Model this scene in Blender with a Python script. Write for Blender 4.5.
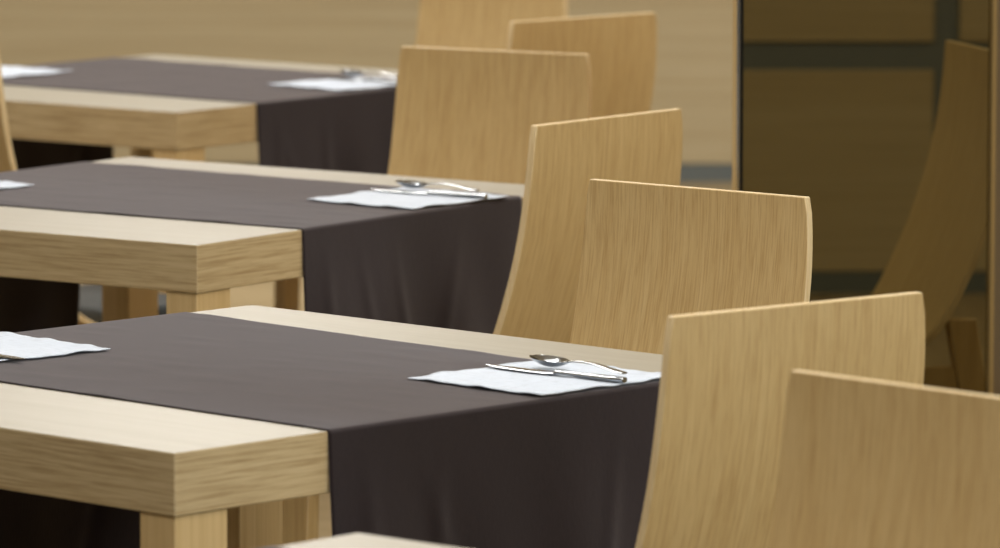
import bpy, bmesh, math, random
from mathutils import Vector, Matrix, noise
random.seed(7)
for o in list(bpy.data.objects): bpy.data.objects.remove(o, do_unlink=True)
S = bpy.context.scene
C = S.collection

# ------------------------------------------------------------------ camera
CAM_H = 1.698
cam = bpy.data.cameras.new('camera'); cam.sensor_width = 36.0; cam.sensor_fit = 'HORIZONTAL'
cam.lens = 36.0 * 5.84858
cam.clip_end = 100
cam.dof.use_dof = True; cam.dof.focus_distance = 7.6; cam.dof.aperture_fstop = 8.0
co = bpy.data.objects.new('camera', cam); C.objects.link(co)
co.location = (0, 0, CAM_H); co.rotation_euler = (math.pi/2 - 0.11619, 0, 0)
S.camera = co

# ------------------------------------------------------------------ world, lights, exposure
w = bpy.data.worlds.new('world'); S.world = w; w.use_nodes = True
w.node_tree.nodes['Background'].inputs[0].default_value = (0.80, 0.90, 1.0, 1)
w.node_tree.nodes['Background'].inputs[1].default_value = 0.13
def area(name, loc, sx, sy, power, col, rot=(0, 0, 0)):
    l = bpy.data.lights.new(name, 'AREA'); l.shape = 'RECTANGLE'; l.size = sx; l.size_y = sy
    l.energy = power; l.color = col
    o = bpy.data.objects.new(name, l); C.objects.link(o); o.location = loc; o.rotation_euler = rot
    return o
WARM = (1.0, 0.965, 0.92)
for lx, ly, pw in ((-.45, 4.7, 46), (-.35, 7.0, 37), (-.50, 9.2, 31), (-.65, 11.4, 36), (-.70, 13.8, 60),
                   (2.6, 5.5, 40), (2.6, 8.5, 40), (2.6, 11.5, 50), (2.6, 14.5, 70), (-3.4, 14.0, 45), (-3.4, 11.0, 40)):
    area('ceiling_lamp_light', (lx, ly, 2.93), 0.9, 0.9, pw, WARM)
# cool fill added to brighten right-facing ends, in front of an unseen added window
area('right_fill_light', (5.18, 2.25, 1.65), 3.0, 1.5, 150, (.78, .91, 1.0), (math.pi/2, 0, math.pi/2))
S.view_settings.view_transform = 'Standard'; S.view_settings.look = 'None'
S.view_settings.gamma = 1.0; S.view_settings.use_curve_mapping = False
S.view_settings.exposure = 0.0

# ------------------------------------------------------------------ materials
def srgb(r, g, b):
    f = lambda c: (c/255/12.92) if c/255 <= .04045 else ((c/255+.055)/1.055)**2.4
    return (f(r), f(g), f(b), 1)
class NT:
    def __init__(s, name):
        s.m = bpy.data.materials.new(name); s.m.use_nodes = True
        s.t = s.m.node_tree; s.b = s.t.nodes['Principled BSDF']
    def n(s, typ, **kw):
        x = s.t.nodes.new(typ)
        for k, v in kw.items(): setattr(x, k, v)
        return x
    def l(s, a, b): s.t.links.new(a, b)
    def coords(s, scale, rnd=True):
        tc = s.n('ShaderNodeTexCoord'); mp = s.n('ShaderNodeMapping')
        mp.inputs['Scale'].default_value = scale
        s.l(tc.outputs['Object'], mp.inputs['Vector'])
        if rnd:
            oi = s.n('ShaderNodeObjectInfo'); mu = s.n('ShaderNodeMath', operation='MULTIPLY')
            mu.inputs[1].default_value = 37.0
            s.l(oi.outputs['Random'], mu.inputs[0])
            cb = s.n('ShaderNodeCombineXYZ')
            for i in range(3): s.l(mu.outputs[0], cb.inputs[i])
            s.l(cb.outputs[0], mp.inputs['Location'])
        return mp.outputs['Vector']
    def noise(s, vec, scale, detail=4, rough=.6, dist=0):
        x = s.n('ShaderNodeTexNoise'); x.inputs['Scale'].default_value = scale
        x.inputs['Detail'].default_value = detail; x.inputs['Roughness'].default_value = rough
        x.inputs['Distortion'].default_value = dist
        s.l(vec, x.inputs['Vector']); return x.outputs['Fac']
    def ramp(s, fac, stops):
        r = s.n('ShaderNodeValToRGB'); e = r.color_ramp.elements
        while len(e) < len(stops): e.new(.5)
        for el, (p, c) in zip(e, stops): el.position = p; el.color = c
        s.l(fac, r.inputs['Fac']); return r.outputs['Color']
    def mix(s, a, b, fac, mode='MIX'):
        x = s.n('ShaderNodeMix', data_type='RGBA', blend_type=mode)
        if hasattr(fac, 'default_value') or hasattr(fac, 'is_linked'): s.l(fac, x.inputs[0])
        else: x.inputs[0].default_value = fac
        for v, i in ((a, 6), (b, 7)):
            if isinstance(v, tuple): x.inputs[i].default_value = v
            else: s.l(v, x.inputs[i])
        return x.outputs[2]
    def bump(s, h, strength, dist=.001):
        b = s.n('ShaderNodeBump'); b.inputs['Strength'].default_value = strength
        b.inputs['Distance'].default_value = dist
        s.l(h, b.inputs['Height']); s.l(b.outputs['Normal'], s.b.inputs['Normal'])

def oak(name, light, mid, dark, stretch, fine=1.0, rough=.38, streak=.5, spec=.5):
    """wood veneer: stretch = per-axis noise frequency, low along the grain"""
    k = NT(name); v = k.coords(stretch)
    broad = k.noise(v, .22, 3, .55, .6)
    lines = k.noise(v, 1.0*fine, 5, .65, .2)
    pores = k.noise(v, 3.1*fine, 2, .5)
    base = k.ramp(broad, [(.30, mid), (.70, light)])
    sm = k.ramp(lines, [(.36, dark), (.56, (1, 1, 1, 1))])
    c = k.mix(base, sm, streak, 'MULTIPLY')
    pm = k.ramp(pores, [(.30, (.72, .68, .6, 1)), (.45, (1, 1, 1, 1))])
    c = k.mix(c, pm, streak*.8, 'MULTIPLY')
    k.l(c, k.b.inputs['Base Color'])
    k.b.inputs['Roughness'].default_value = rough
    k.b.inputs['Specular IOR Level'].default_value = spec
    k.bump(lines, .12, .0006)
    return k.m
LT, MD, DK = srgb(200, 173, 122), srgb(191, 162, 110), srgb(196, 176, 140)
TL, TM, TD = srgb(197, 177, 138), srgb(188, 167, 127), srgb(178, 158, 122)
M = {}
M['chair'] = oak('chair_oak_veneer', LT, MD, DK, (0.5, 400, 14.0), streak=.45, rough=.42)
M['chair_edge'] = oak('chair_edge', srgb(226, 206, 164), srgb(218, 194, 148), srgb(210, 180, 130), (120, 120, 6), streak=.35, rough=.45)
M['chair_leg'] = oak('chair_leg_oak', LT, MD, DK, (160, 160, 4), streak=.4)
M['table_top'] = oak('table_top_oak_sheen_tint', srgb(156, 150, 134), srgb(150, 143, 126), srgb(228, 222, 208), (5.0, 150, 150), streak=.30, rough=.42, spec=.35)  # top greyed: bleaching light put into its colour; edges are the same oak
M['table_u'] = oak('table_side_oak', TL, TM, TD, (9, 460, 460), streak=.62)
M['table_v'] = oak('table_end_oak', TL, TM, TD, (460, 9, 460), streak=.62)
M['table_leg'] = oak('table_leg_oak', srgb(204, 178, 130), srgb(198, 170, 120), srgb(206, 184, 146), (150, 150, 3), streak=.25)
M['panel'] = oak('wall_panel_oak', srgb(184, 169, 135), srgb(176, 159, 123), srgb(200, 188, 160), (1.6, 1.6, 190), streak=.28, rough=.5)
M['floor'] = oak('floor_wood', srgb(168, 150, 116), srgb(154, 136, 102), srgb(190, 174, 146), (4, 60, 40), streak=.5, rough=.4)

def plain(name, col, rough=.6, metal=0.0, spec=.5):
    k = NT(name); k.b.inputs['Base Color'].default_value = col
    v = k.coords((1, 1, 1)); f = k.noise(v, 40, 3)
    r = k.n('ShaderNodeMapRange'); r.inputs[3].default_value = max(0, rough-.05); r.inputs[4].default_value = rough+.05
    k.l(f, r.inputs[0]); k.l(r.outputs[0], k.b.inputs['Roughness'])
    k.b.inputs['Metallic'].default_value = metal; k.b.inputs['Specular IOR Level'].default_value = spec
    return k.m
M['joint'] = plain('grey_joint', srgb(108, 114, 114), .55)
M['skirting'] = plain('grey_skirting', srgb(96, 102, 100), .5)
M['ceiling'] = plain('ceiling_paint', srgb(226, 222, 212), .8)
M['plaster'] = plain('wall_paint', srgb(200, 186, 156), .8)
M['steel'] = plain('cutlery_steel', srgb(172, 176, 180), .16, 1.0)
M['dark_metal'] = plain('black_trim', srgb(26, 25, 22), .35, .6)
M['silver'] = plain('silver_trim', srgb(190, 188, 178), .22, 1.0)
M['bronze'] = plain('bronze_trim', srgb(112, 98, 76), .4, .35)
M['brass'] = plain('brass_trim', srgb(160, 136, 88), .4, .35)
M['backing'] = oak('mirror_backing_oak', LT, MD, DK, (60, 60, 2), streak=.4)
M['mirror'] = plain('bronze_mirror', (.240, .212, .128, 1), .03, 1.0)
k = NT('bronze_mirror_glass'); k.b.inputs['Base Color'].default_value = (.240, .212, .128, 1)
k.b.inputs['Metallic'].default_value = 1; k.b.inputs['Roughness'].default_value = .012
M['mirror'] = k.m
def cloth(name, c0, c1, weave, rough, sheen, strength):
    k = NT(name); v = k.coords((1, 1, 1))
    broad = k.noise(v, 5, 3); c = k.ramp(broad, [(.3, c0), (.7, c1)])
    w1 = k.noise(k.coords((weave, weave*.12, weave*.12)), 1, 2); w2 = k.noise(k.coords((weave*.12, weave, weave*.12)), 1, 2)
    a = k.n('ShaderNodeMath', operation='ADD'); k.l(w1, a.inputs[0]); k.l(w2, a.inputs[1])
    mm = k.ramp(a.outputs[0], [(.75/1, (.78, .78, .78, 1)), (1.0, (1.1, 1.1, 1.1, 1))])
    k.l(k.mix(c, mm, .6, 'MULTIPLY'), k.b.inputs['Base Color'])
    k.b.inputs['Roughness'].default_value = rough; k.b.inputs['Specular IOR Level'].default_value = .12
    k.b.inputs['Sheen Weight'].default_value = sheen; k.b.inputs['Sheen Tint'].default_value = (1, .93, .945, 1) if sheen > .3 else (1, 1, 1, 1); k.b.inputs['Sheen Roughness'].default_value = .5
    k.bump(a.outputs[0], strength, .0006)
    return k.m
M['runner'] = cloth('runner_cloth', srgb(25, 16, 19), srgb(29, 20, 23), 700, .9, .35, .3)
M['napkin'] = cloth('napkin_paper', srgb(188, 197, 209), srgb(196, 204, 215), 300, .85, .1, .15)
M['cushion'] = cloth('cushion_cloth', srgb(50, 54, 55), srgb(58, 62, 63), 500, .85, .2, .3)

# ------------------------------------------------------------------ builders
def mesh_obj(name, verts, faces, mats, parent=None, midx=None, smooth=False, loc=(0, 0, 0)):
    me = bpy.data.meshes.new(name); me.from_pydata(verts, [], faces)
    for m in mats: me.materials.append(m)
    if midx: me.polygons.foreach_set('material_index', midx)
    if smooth: me.polygons.foreach_set('use_smooth', [True]*len(faces))
    me.update()
    o = bpy.data.objects.new(name, me); C.objects.link(o); o.location = loc
    if parent: o.parent = parent
    return o
def bm_obj(name, bm, mats, parent=None, loc=(0, 0, 0), smooth=None):
    me = bpy.data.meshes.new(name)
    bmesh.ops.recalc_face_normals(bm, faces=bm.faces)
    bm.to_mesh(me); bm.free()
    for m in (mats if isinstance(mats, (list, tuple)) else [mats]): me.materials.append(m)
    if smooth is not None:
        me.polygons.foreach_set('use_smooth', [True]*len(me.polygons)); me.set_sharp_from_angle(angle=math.radians(smooth))
    o = bpy.data.objects.new(name, me); C.objects.link(o); o.location = loc
    if parent: o.parent = parent
    return o
def box_bm(x0, x1, y0, y1, z0, z1, bev=0.0, seg=2):
    bm = bmesh.new(); bmesh.ops.create_cube(bm, size=1)
    for v in bm.verts:
        v.co = Vector(((x0+x1)/2+v.co.x*(x1-x0), (y0+y1)/2+v.co.y*(y1-y0), (z0+z1)/2+v.co.z*(z1-z0)))
    if bev: bmesh.ops.bevel(bm, geom=bm.edges[:], offset=bev, segments=seg, affect='EDGES', profile=.5)
    return bm
def root(name, loc, rz):
    o = bpy.data.objects.new(name, None); C.objects.link(o); o.location = loc; o.rotation_euler = (0, 0, rz)
    o.empty_display_size = .1
    return o
def tag(o, label, cat, group=None):
    o['label'] = label; o['category'] = cat
    if group: o['group'] = group
    return o
def struct(o, label, cat):
    o['kind'] = 'structure'; return tag(o, label, cat)
def dup(r, loc, rz, label):
    c = r.copy(); C.objects.link(c); c.location = loc; c.rotation_euler = (0, 0, rz); c['label'] = label
    for ch in list(r.children):
        d = ch.copy(); C.objects.link(d); d.parent = c
        for g in list(ch.children):
            e = g.copy(); C.objects.link(e); e.parent = d
    return c

# ------------------------------------------------------------------ the room
WX, WY, LX, CZ = 5.235, 16.85, -6.5, 3.0
def slab(name, x0, x1, y0, y1, z0, z1, m):
    return bm_obj(name, box_bm(x0, x1, y0, y1, z0, z1), m)
struct(slab('floor', LX-.2, WX+.2, -2.5, WY+.2, -.1, 0, M['floor']), 'brown wooden floor under the dining tables', 'floor')
struct(slab('ceiling', LX-.2, WX+.2, -2.5, WY+.2, CZ, CZ+.1, M['ceiling']), 'pale painted ceiling above the dining room', 'ceiling')
wb = struct(slab('wall_back', LX-.2, WX+.2, WY+.012, WY+.2, 0, CZ, M['joint']), 'back wall clad in pale wooden panels', 'wall')
wr = struct(slab('wall_right', WX+.012, WX+.2, -2.5, WY+.012, 0, CZ, M['joint']), 'right wall clad in pale wooden panels, seen in the mirror', 'wall')
rows = ((.052, .545), (.613, 1.80), (1.87, CZ-.02))
def panels(parent, horiz, edges, fixed):
    for a, b in edges:
        for z0, z1 in rows:
            if horiz: bm = box_bm(a, b, fixed, fixed+.0118, z0, z1, .002, 1)
            else: bm = box_bm(fixed, fixed+.0118, a, b, z0, z1, .002, 1)
            bm_obj('panel', bm, M['panel'], parent)
eb = []; x = LX+.05
xs = [LX, -4.3, -1.85, 0.86, 3.3, WX]
panels(wb, True, [(xs[i]+.03, xs[i+1]-.03) for i in range(5)], WY)
ys = [-2.5, -.1, 2.4, 4.9, 7.4, 9.998, 12.5, 15.0, WY]
panels(wr, False, [(ys[i]+.031, ys[i+1]-.031) for i in range(8)], WX)
struct(slab('baseboard_back', LX, WX, WY-.004, WY+.012, 0, .05, M['skirting']), 'grey skirting strip along the back wall', 'baseboard')
struct(slab('baseboard_right', WX-.004, WX+.012, -2.5, WY-.004, 0, .05, M['skirting']), 'grey skirting strip along the right wall', 'baseboard')

wn = root('added_window_1', (WX, 2.25, 1.65), 0)  # out-of-view window, added to go with the cool fill light
struct(wn, 'unseen window added in the right wall behind the cool fill light', 'window')
gm = plain('added_window_pane', srgb(196, 208, 214), .1)
bm_obj('pane', box_bm(-.006, -.001, -1.5, 1.5, -.75, .75), gm, wn)
for a0, a1, b0, b1 in ((-1.56, 1.56, .752, .82), (-1.56, 1.56, -.82, -.752), (-1.56, -1.502, -.75, .75), (1.502, 1.56, -.75, .75)):
    bm_obj('added_window_frame', box_bm(-.03, -.001, a0, a1, b0, b1, .003, 1), M['silver'], wn)

# ------------------------------------------------------------------ mirror screen (turned 45 degrees, faces right and forward)
MW = .613
mr = root('mirror_panel', (.385, 9.3, 0), math.radians(45))      # local x along the panel, -y is the reflecting face
tag(mr, 'tall dark bronze mirror panel reflecting wooden wall panels and a chair', 'mirror')
bm_obj('mirror_glass', box_bm(.0045, MW-.001, .0, .004, .03, 2.7), M['mirror'], mr)
bm_obj('backing_board', box_bm(.002, MW, .0115, .022, .0, 2.7, .001, 1), M['backing'], mr)
bm_obj('silver_edge', box_bm(.0, MW, .0045, .011, .0, 2.7, .001, 1), M['silver'], mr)
bm_obj('black_edge', box_bm(.0, .0042, -.0015, .004, .0, 2.7, .001, 1), M['dark_metal'], mr)
bm_obj('base_rail', box_bm(.009, MW-.004, -.004, .004, .0, .028, .001, 1), M['dark_metal'], mr)
# slim metal post that closes the right side of the mirror
pr = root('metal_post', (.385+MW*.7071, 9.3+MW*.7071, 0), math.radians(45))
tag(pr, 'slim bronze metal post at the right edge of the mirror', 'post')
bm_obj('post_body', box_bm(.010, .060, -.004, .03, 0, 2.75, .002, 2), M['bronze'], pr)
bm_obj('front_strip', box_bm(.0005, .0095, -.006, .012, 0, 2.75, .001, 1), M['brass'], pr)

# ------------------------------------------------------------------ tables
SU, SV, TH, TZ = .92, 1.0, .0714, .75
def make_table(loc, rz, label):
    r = root('dining_table', loc, rz); tag(r, label, 'table', 'square dining tables in a row')
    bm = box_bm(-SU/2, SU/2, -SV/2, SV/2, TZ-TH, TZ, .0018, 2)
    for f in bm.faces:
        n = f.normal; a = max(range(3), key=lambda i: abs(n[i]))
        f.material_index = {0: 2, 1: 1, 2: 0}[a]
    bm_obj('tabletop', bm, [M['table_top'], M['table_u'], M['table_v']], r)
    lx, ly, ins = .058, .081, .003
    bm = box_bm(-lx/2, lx/2, -ly/2, ly/2, 0, TZ-TH, .0015, 1)
    first = None
    for sx in (-1, 1):
        for sy in (-1, 1):
            p = (sx*(SU/2-ins-lx/2), sy*(SV/2-ins-ly/2), 0)
            if first is None: first = bm_obj('leg', bm, M['table_leg'], r, p)
            else:
                o = first.copy(); C.objects.link(o); o.parent = r; o.location = p
    return r
TABLES = {'A': ((-.346, 7.089), -.76533), 'B': ((-.5332, 9.1577), -.60953), 'C': ((-.6521, 11.3541), -.65598), 'Z': ((-.137, 5.182), -.733)}
tA = make_table((*TABLES['A'][0], 0), TABLES['A'][1], 'pale oak table nearest fully seen, spoon and knife on its napkin in focus')
def tlabel(k, l): return dup(tA, (*TABLES[k][0], 0), TABLES[k][1], l)
tlabel('B', 'pale oak table in the middle of the row')
tlabel('C', 'pale oak table farthest back near the panelled wall')
tlabel('Z', 'pale oak table corner at the bottom edge, closest to the viewer')

# runner: a strip across the table from one end to the other, hanging down at both
def make_runner(loc, rz, label, seed, dv):
    rad, drop, gap = .0062, .325, .0019
    path = []                                     # (u, z, amount of hang)
    hu = SU/2 + gap
    nd = 16
    for i in range(nd+1):
        t = 1-i/nd; path.append((-hu, TZ+gap-rad-(drop-rad)*t, t))
    for i in range(1, 6):
        a = math.pi/2*i/6; path.append((-hu+rad*(1-math.cos(a)), TZ+gap-rad+rad*math.sin(a), 0))
    nt = 40
    for i in range(nt+1): path.append((-hu+rad+(2*hu-2*rad)*i/nt, TZ+gap, 0))
    for i in range(1, 6):
        a = math.pi/2*i/6; path.append((hu-rad+rad*math.sin(a), TZ+gap-rad+rad*math.cos(a), 0))
    for i in range(nd+1):
        t = i/nd; path.append((hu, TZ+gap-rad-(drop-rad)*t, t))
    nv = 110
    verts, faces = [], []
    rnd = random.Random(seed); ph = [rnd.uniform(0, 6.28) for _ in range(6)]
    creases = [(rnd.uniform(.08, .3), rnd.uniform(.1, .22)), (rnd.uniform(.3, .45), rnd.uniform(-.05, .2)), (rnd.uniform(.5, .9), rnd.uniform(-.25, .1)), (.1, 0.02)]
    for (u, z, hang) in path:
        s = (u+hu)/(2*hu)
        v0 = -.240-.014*s+dv*s; v1 = .374-.043*s
        sg = 1 if u > 0 else -1
        for j in range(nv+1):
            q = j/nv; v = v0+(v1-v0)*q
            # edge wander, slight
            wob = .0022*noise.noise(Vector((u*6, seed*3.1+(0 if q < .5 else 9), 0)))
            vv = v+wob*(abs(q-.5)*2)**2
            uu, zz = u, z
            if hang > 0:
                h = hang**1.1
                fold = .010*(1+math.sin(q*9.5+ph[0]+hang*1.3))*.5 + .006*(1+math.sin(q*23+ph[1]-hang*2.0))*.5
                fold += .006*noise.noise(Vector((v*7, hang*2.2, seed*5)))+.006
                for c0, sl in creases:
                    dq = (q-c0-sl*hang)/.022
                    fold += .0045*math.exp(-dq*dq)*min(1, hang*3.5)
                uu += sg*max(0.0, fold)*h
                vv += .004*h*math.sin(ph[2])*(q-.5)
            else:
                lift = noise.noise(Vector((u*9, v*9, seed*2.7)))
                zz += max(0, .0022*noise.noise(Vector((u*11, v*26, seed*2.7)))+.0006*lift)*(1 if abs(u) < SU/2-.03 else 0)
            verts.append((uu, vv, zz))
    W = nv+1
    for i in range(len(path)-1):
        for j in range(nv):
            faces.append((i*W+j, i*W+j+1, (i+1)*W+j+1, (i+1)*W+j))
    o = mesh_obj('table_runner', verts, faces, [M['runner']], smooth=True, loc=loc)
    o.rotation_euler = (0, 0, rz)
    md = o.modifiers.new('thickness', 'SOLIDIFY'); md.thickness = .0010; md.offset = 1
    tag(o, label, 'table runner', 'dark cloth runners on the tables')
    return o
RL = {'A': 'dark brown cloth runner on the nearest full table, draped over its end', 'B': 'dark plum cloth runner across the middle table',
      'C': 'dark brown cloth runner on the farthest table', 'Z': 'dark cloth runner on the table at the bottom edge'}
for i, k in enumerate('ABCZ'):
    make_runner((*TABLES[k][0], 0), TABLES[k][1], RL[k], i+1, {'A': -.008, 'B': .008, 'C': -.020, 'Z': 0}[k])

def tw(k, u, v, z=0):
    (x, y), a = TABLES[k]
    return (x+u*math.cos(a)-v*math.sin(a), y+u*math.sin(a)+v*math.cos(a), z)

# ------------------------------------------------------------------ napkins
NZ = TZ+.0019+.0010+.0014
def make_napkin(k, uc, vc, su, sv, rz, label, seed):
    n = 30; verts, faces = [], []
    for i in range(n+1):
        for j in range(n+1):
            a, b = i/n-.5, j/n-.5
            ex = .0016*math.sin(b*31+seed)*max(0, abs(a)*2-.6)/.4 + .004*noise.noise(Vector((a*4, b*4, seed)))
            ey = .0016*math.sin(a*34+seed*2)*max(0, abs(b)*2-.6)/.4 + .004*noise.noise(Vector((a*4, b*4, seed+7)))
            r2 = max(abs(a), abs(b))*2
            z = .0012*max(0, noise.noise(Vector((a*5, b*5, seed*1.7))))+.0016*max(0, r2-.8)/.2*max(0, math.sin(a*17+b*13+seed))
            verts.append((a*su+ex, b*sv+ey, z))
    W = n+1
    for i in range(n):
        for j in range(n): faces.append((i*W+j, (i+1)*W+j, (i+1)*W+j+1, i*W+j+1))
    o = mesh_obj('napkin', verts, faces, [M['napkin']], smooth=True, loc=tw(k, uc, vc, NZ))
    o.rotation_euler = (0, 0, TABLES[k][1]+rz)
    md = o.modifiers.new('thickness', 'SOLIDIFY'); md.thickness = .0012; md.offset = 1
    tag(o, label, 'napkin', 'white paper napkins on the runners')
make_napkin('A', .346, .216, .222, .240, 0.0, 'white paper napkin under the sharp spoon and knife, nearest table right end', 1)
make_napkin('A', -.345, -.075, .225, .225, -.06, 'white paper napkin at the left end of the nearest full table', 2)
make_napkin('B', .350, .180, .216, .240, -.07, 'white paper napkin at the right end of the middle table', 3)
make_napkin('B', -.365, -.110, .200, .235, -.04, 'white paper napkin tip at the left edge on the middle table', 4)
make_napkin('C', .352, .135, .205, .24, -.14, 'white paper napkin at the right end of the farthest table', 5)
make_napkin('C', -.375, -.090, .205, .25, -.08, 'white paper napkin at the left edge on the farthest table', 6)

# ------------------------------------------------------------------ cutlery
def loft(name, secs, mats, parent, nseg=12):
    """secs: list of (x, y offset, z centre, half width, half height, bowl)"""
    verts, faces = [], []
    for (x, y0, z, hw, hh, bowl) in secs:
        for j in range(nseg):
            a = 2*math.pi*j/nseg; yy = hw*math.cos(a); q = yy/max(hw, 1e-6)
            verts.append((x, y0+yy, z+hh*math.sin(a)-bowl*(1-q*q)))
    for i in range(len(secs)-1):
        for j in range(nseg):
            k2 = (j+1) % nseg
            faces.append((i*nseg+j, i*nseg+k2, (i+1)*nseg+k2, (i+1)*nseg+j))
    faces.append(tuple(range(nseg))[::-1]); faces.append(tuple((len(secs)-1)*nseg+j for j in range(nseg)))
    bm = bmesh.new(); me = bpy.data.meshes.new('t'); me.from_pydata(verts, [], faces); bm.from_mesh(me); bpy.data.meshes.remove(me)
    return bm_obj(name, bm, mats, parent, smooth=50)
def make_knife(loc, rz, label):
    r = root('table_knife', loc, rz); tag(r, label, 'knife', 'steel table knives on the napkins')
    bl = []
    for i in range(13):
        t = i/12; hw = .0110*min(1, math.sqrt(max(0.02, 1-(1-t)**3*1.0)))*(1-.35*max(0, t-.85)/.15)
        bl.append((t*.115, .0035*(1-t)**2, .0016, hw, .0010 if t < .9 else .0016, 0))
    loft('blade', bl, M['steel'], r)
    hd = []
    for i in range(11):
        t = i/10; hd.append((.1155+t*.108, 0, .0032, .0052+.0034*t-(.004 if t == 1 else 0), .0026+.0010*t, 0))
    loft('handle', hd, M['steel'], r)
    return r
def make_spoon(loc, rz, label):
    r = root('table_spoon', loc, rz); tag(r, label, 'spoon', 'steel spoons on the napkins')
    bw = []
    n = 16
    for i in range(n+1):
        t = i/n; s = math.sin(math.pi*min(1, t*.93+.03))**.62
        hw = max(.0025, .0205*s*(1-.10*t))
        bw.append((t*.064, 0, .0140-.0025*t, hw, .0008, .0090*s**1.4))
    loft('bowl', bw, M['steel'], r, 16)
    hd = []
    for i in range(17):
        t = i/16; z = .0112+.006*math.sin(math.pi*min(1, t*1.05))*(1-t*.7)-.0016*t**1.5
        hd.append((.0625+t*.112, 0, z, .0028+.0050*t**1.6-(.003 if i == 16 else 0), .0012, 0))
    loft('handle', hd, M['steel'], r)
    return r
KZ = NZ+.0026
def place_cut(k, u0, v0, a0, u1, v1, a1, lk, ls):
    kn = make_knife(tw(k, u0, v0, KZ), TABLES[k][1]+a0, lk)
    sp = make_spoon(tw(k, u1, v1, KZ+.001), TABLES[k][1]+a1, ls)
place_cut('A', .236, .226, .05, .282, .264, -.13, 'steel table knife on the sharp napkin of the nearest table', 'steel spoon lying beside the knife on the sharp napkin of the nearest table')
place_cut('B', .240, .226, .02, .268, .262, -.13, 'blurred steel knife on the right napkin of the middle table', 'shiny steel spoon on the right napkin of the middle table')
place_cut('C', .238, .190, -.05, .255, .230, -.18, 'blurred steel knife on the right napkin of the farthest table', 'glinting blurred steel spoon on the right napkin of the farthest table')
make_knife(tw('A', -.212, -.122, KZ), TABLES['A'][1]+math.pi+.06, 'steel knife tip on the left napkin of the nearest table')

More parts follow.
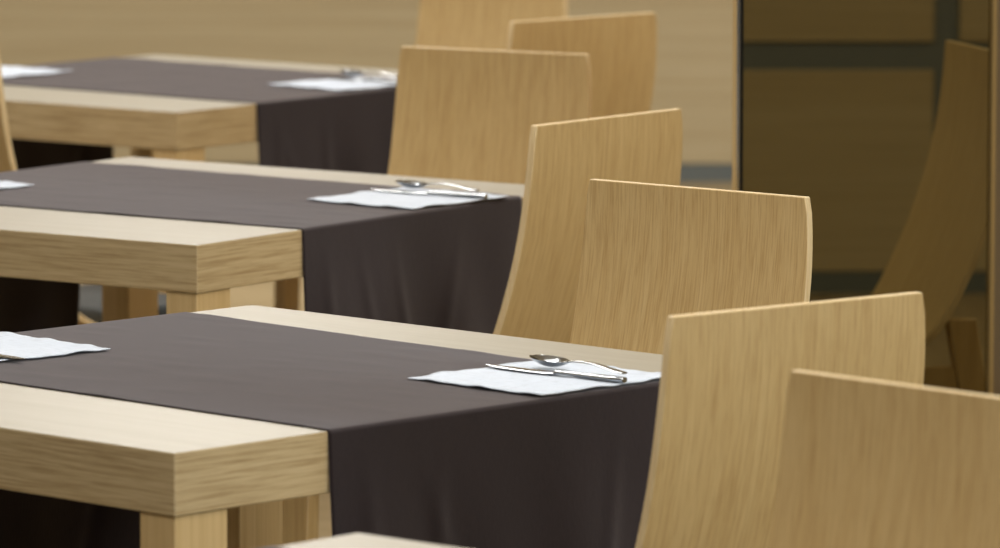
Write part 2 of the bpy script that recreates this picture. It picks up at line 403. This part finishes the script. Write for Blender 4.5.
# ------------------------------------------------------------------ chairs
CW, CHH, CT, CK = .384, .911, .012, .64
def chair_profile():
    pts = []
    n = 20
    for i in range(n+1):
        d = .43*i/n; pts.append((CK*d*d, CHH-d))
    th0 = math.atan(2*CK*.43); x0, z0 = pts[-1]; r = .170
    for i in range(1, 11):
        th = th0+(math.pi/2-th0)*i/10
        pts.append((x0+r*(math.cos(th0)-math.cos(th)), z0-r*(math.sin(th)-math.sin(th0))))
    xe, ze = pts[-1]
    for i in range(1, 6): pts.append((xe+.225*i/6, ze))
    pts.append((xe+.222, ze-.002)); pts.append((xe+.235, ze-.010))
    return pts
def make_chair():
    r = root('dining_chair', (0, 0, 0), 0)         # faces local +x; back top at x = 0
    P = chair_profile(); n = len(P)
    nor = []
    for i in range(n):
        a = Vector(P[max(0, i-1)]); b = Vector(P[min(n-1, i+1)]); t = (b-a).normalized()
        nor.append(Vector((t.y, -t.x)))            # points to the rear/underside
    hw = CW/2; bm = bmesh.new(); rowsv = []
    for i in range(n):
        f = Vector(P[i]); bk = f+nor[i]*CT
        h = hw-.0075*max(0, 1-(CHH-f.y)/.14)**2-(.002 if i == 0 else 0)
        rowsv.append([bm.verts.new((f.x, -h, f.y)), bm.verts.new((f.x, h, f.y)), bm.verts.new((bk.x, h, bk.y)), bm.verts.new((bk.x, -h, bk.y))])
    def F(vs, m): x = bm.faces.new(vs); x.material_index = m
    for i in range(n-1):
        a, b = rowsv[i], rowsv[i+1]
        F((a[0], a[1], b[1], b[0]), 0); F((a[2], a[3], b[3], b[2]), 0)
        F((a[1], a[2], b[2], b[1]), 1); F((a[3], a[0], b[0], b[3]), 1)
    F(rowsv[0][::-1], 1); F(rowsv[-1], 1)
    bmesh.ops.recalc_face_normals(bm, faces=bm.faces)
    shell = bm_obj('shell', bm, [M['chair'], M['chair_edge']], r, smooth=40)
    md = shell.modifiers.new('round', 'BEVEL'); md.width = .0016; md.segments = 2; md.limit_method = 'ANGLE'; md.angle_limit = math.radians(40); md.material = -1
    xs, zs = P[-8]
    bm = box_bm(xs-.03, xs+.215, -hw+.012, hw-.012, zs+.0008, zs+.030, .010, 3)
    for v in bm.verts:                             # crown the cushion a little
        if v.co.z > zs+.02: v.co.z += .004*(1-(v.co.y/hw)**2)
    bm_obj('seat_cushion', bm, M['cushion'], r, smooth=60)
    def leg(sy, xt, xb, zt):
        bm = bmesh.new(); a, b = .025, .028
        vs = []
        for z, xx in ((0, xb), (zt, xt)):
            for dx, dy in ((-1, -1), (1, -1), (1, 1), (-1, 1)):
                vs.append(bm.verts.new((xx+dx*a, sy+dy*b/2, z)))
        bm.faces.new(vs[:4]); bm.faces.new(vs[4:])
        for j in range(4): bm.faces.new((vs[j], vs[(j+1) % 4], vs[4+(j+1) % 4], vs[4+j]))
        bmesh.ops.recalc_face_normals(bm, faces=bm.faces)
        bmesh.ops.bevel(bm, geom=bm.edges[:], offset=.0015, segments=1, affect='EDGES')
        bm_obj('leg', bm, M['chair_leg'], r, smooth=40)
    zt = zs-CT-.0006
    for s in (-1, 1):
        leg(s*(hw-.016), xs+.180, xs+.195, zt)
        leg(s*(hw-.016), .091, .010, .462)
    for s in (-1, 1):
        bm_obj('side_rail', box_bm(.098, xs+.155, s*(hw-.016)-.010, s*(hw-.016)+.010, zt-.045, zt, .001, 1), M['chair_leg'], r)
    bm_obj('cross_rail', box_bm(xs+.105, xs+.13, -hw+.027, hw-.027, zt-.04, zt, .001, 1), M['chair_leg'], r)
    tag(r, '', 'chair', 'bent oak dining chairs')
    return r
D = math.radians
spots = [
 ((.333, 6.455), 127.9, 'bent oak chair, rear side shown, at the right end of the nearest full table'),
 ((.266, 7.736), -130.4, 'sharp-grained bent oak chair facing the viewer behind the nearest full table'),
 ((.165, 8.787), 142.3, 'bent oak chair seen from its rear side at the right end of the middle table'),
 ((-.008, 10.082), -118.9, 'bent oak chair facing the viewer behind the middle table'),
 ((.158, 10.872), 133.0, 'blurred bent oak chair seen from its rear side at the farthest table'),
 ((-.010, 12.05), -128.0, 'blurred oak chair cut by the top edge, before the back wall'),
 ((.428, 5.774), -136.4, 'blurred oak chair in the bottom right corner, closest to the viewer'),
 ((-1.002, 10.32), 41.0, 'oak chair whose curved edge shows at the left margin by the farthest table'),
 ((1.213, 9.756), -104.5, 'oak chair seen only as a dim reflection in the bronze mirror'),
]
ch0 = make_chair()
for i, (p, a, lab) in enumerate(spots):
    p = (p[0]+.010*math.cos(D(a)), p[1]+.010*math.sin(D(a)))
    if i == 0:
        ch0.location = (*p, 0); ch0.rotation_euler = (0, 0, D(a)); ch0['label'] = lab
    else: dup(ch0, (*p, 0), D(a), lab)
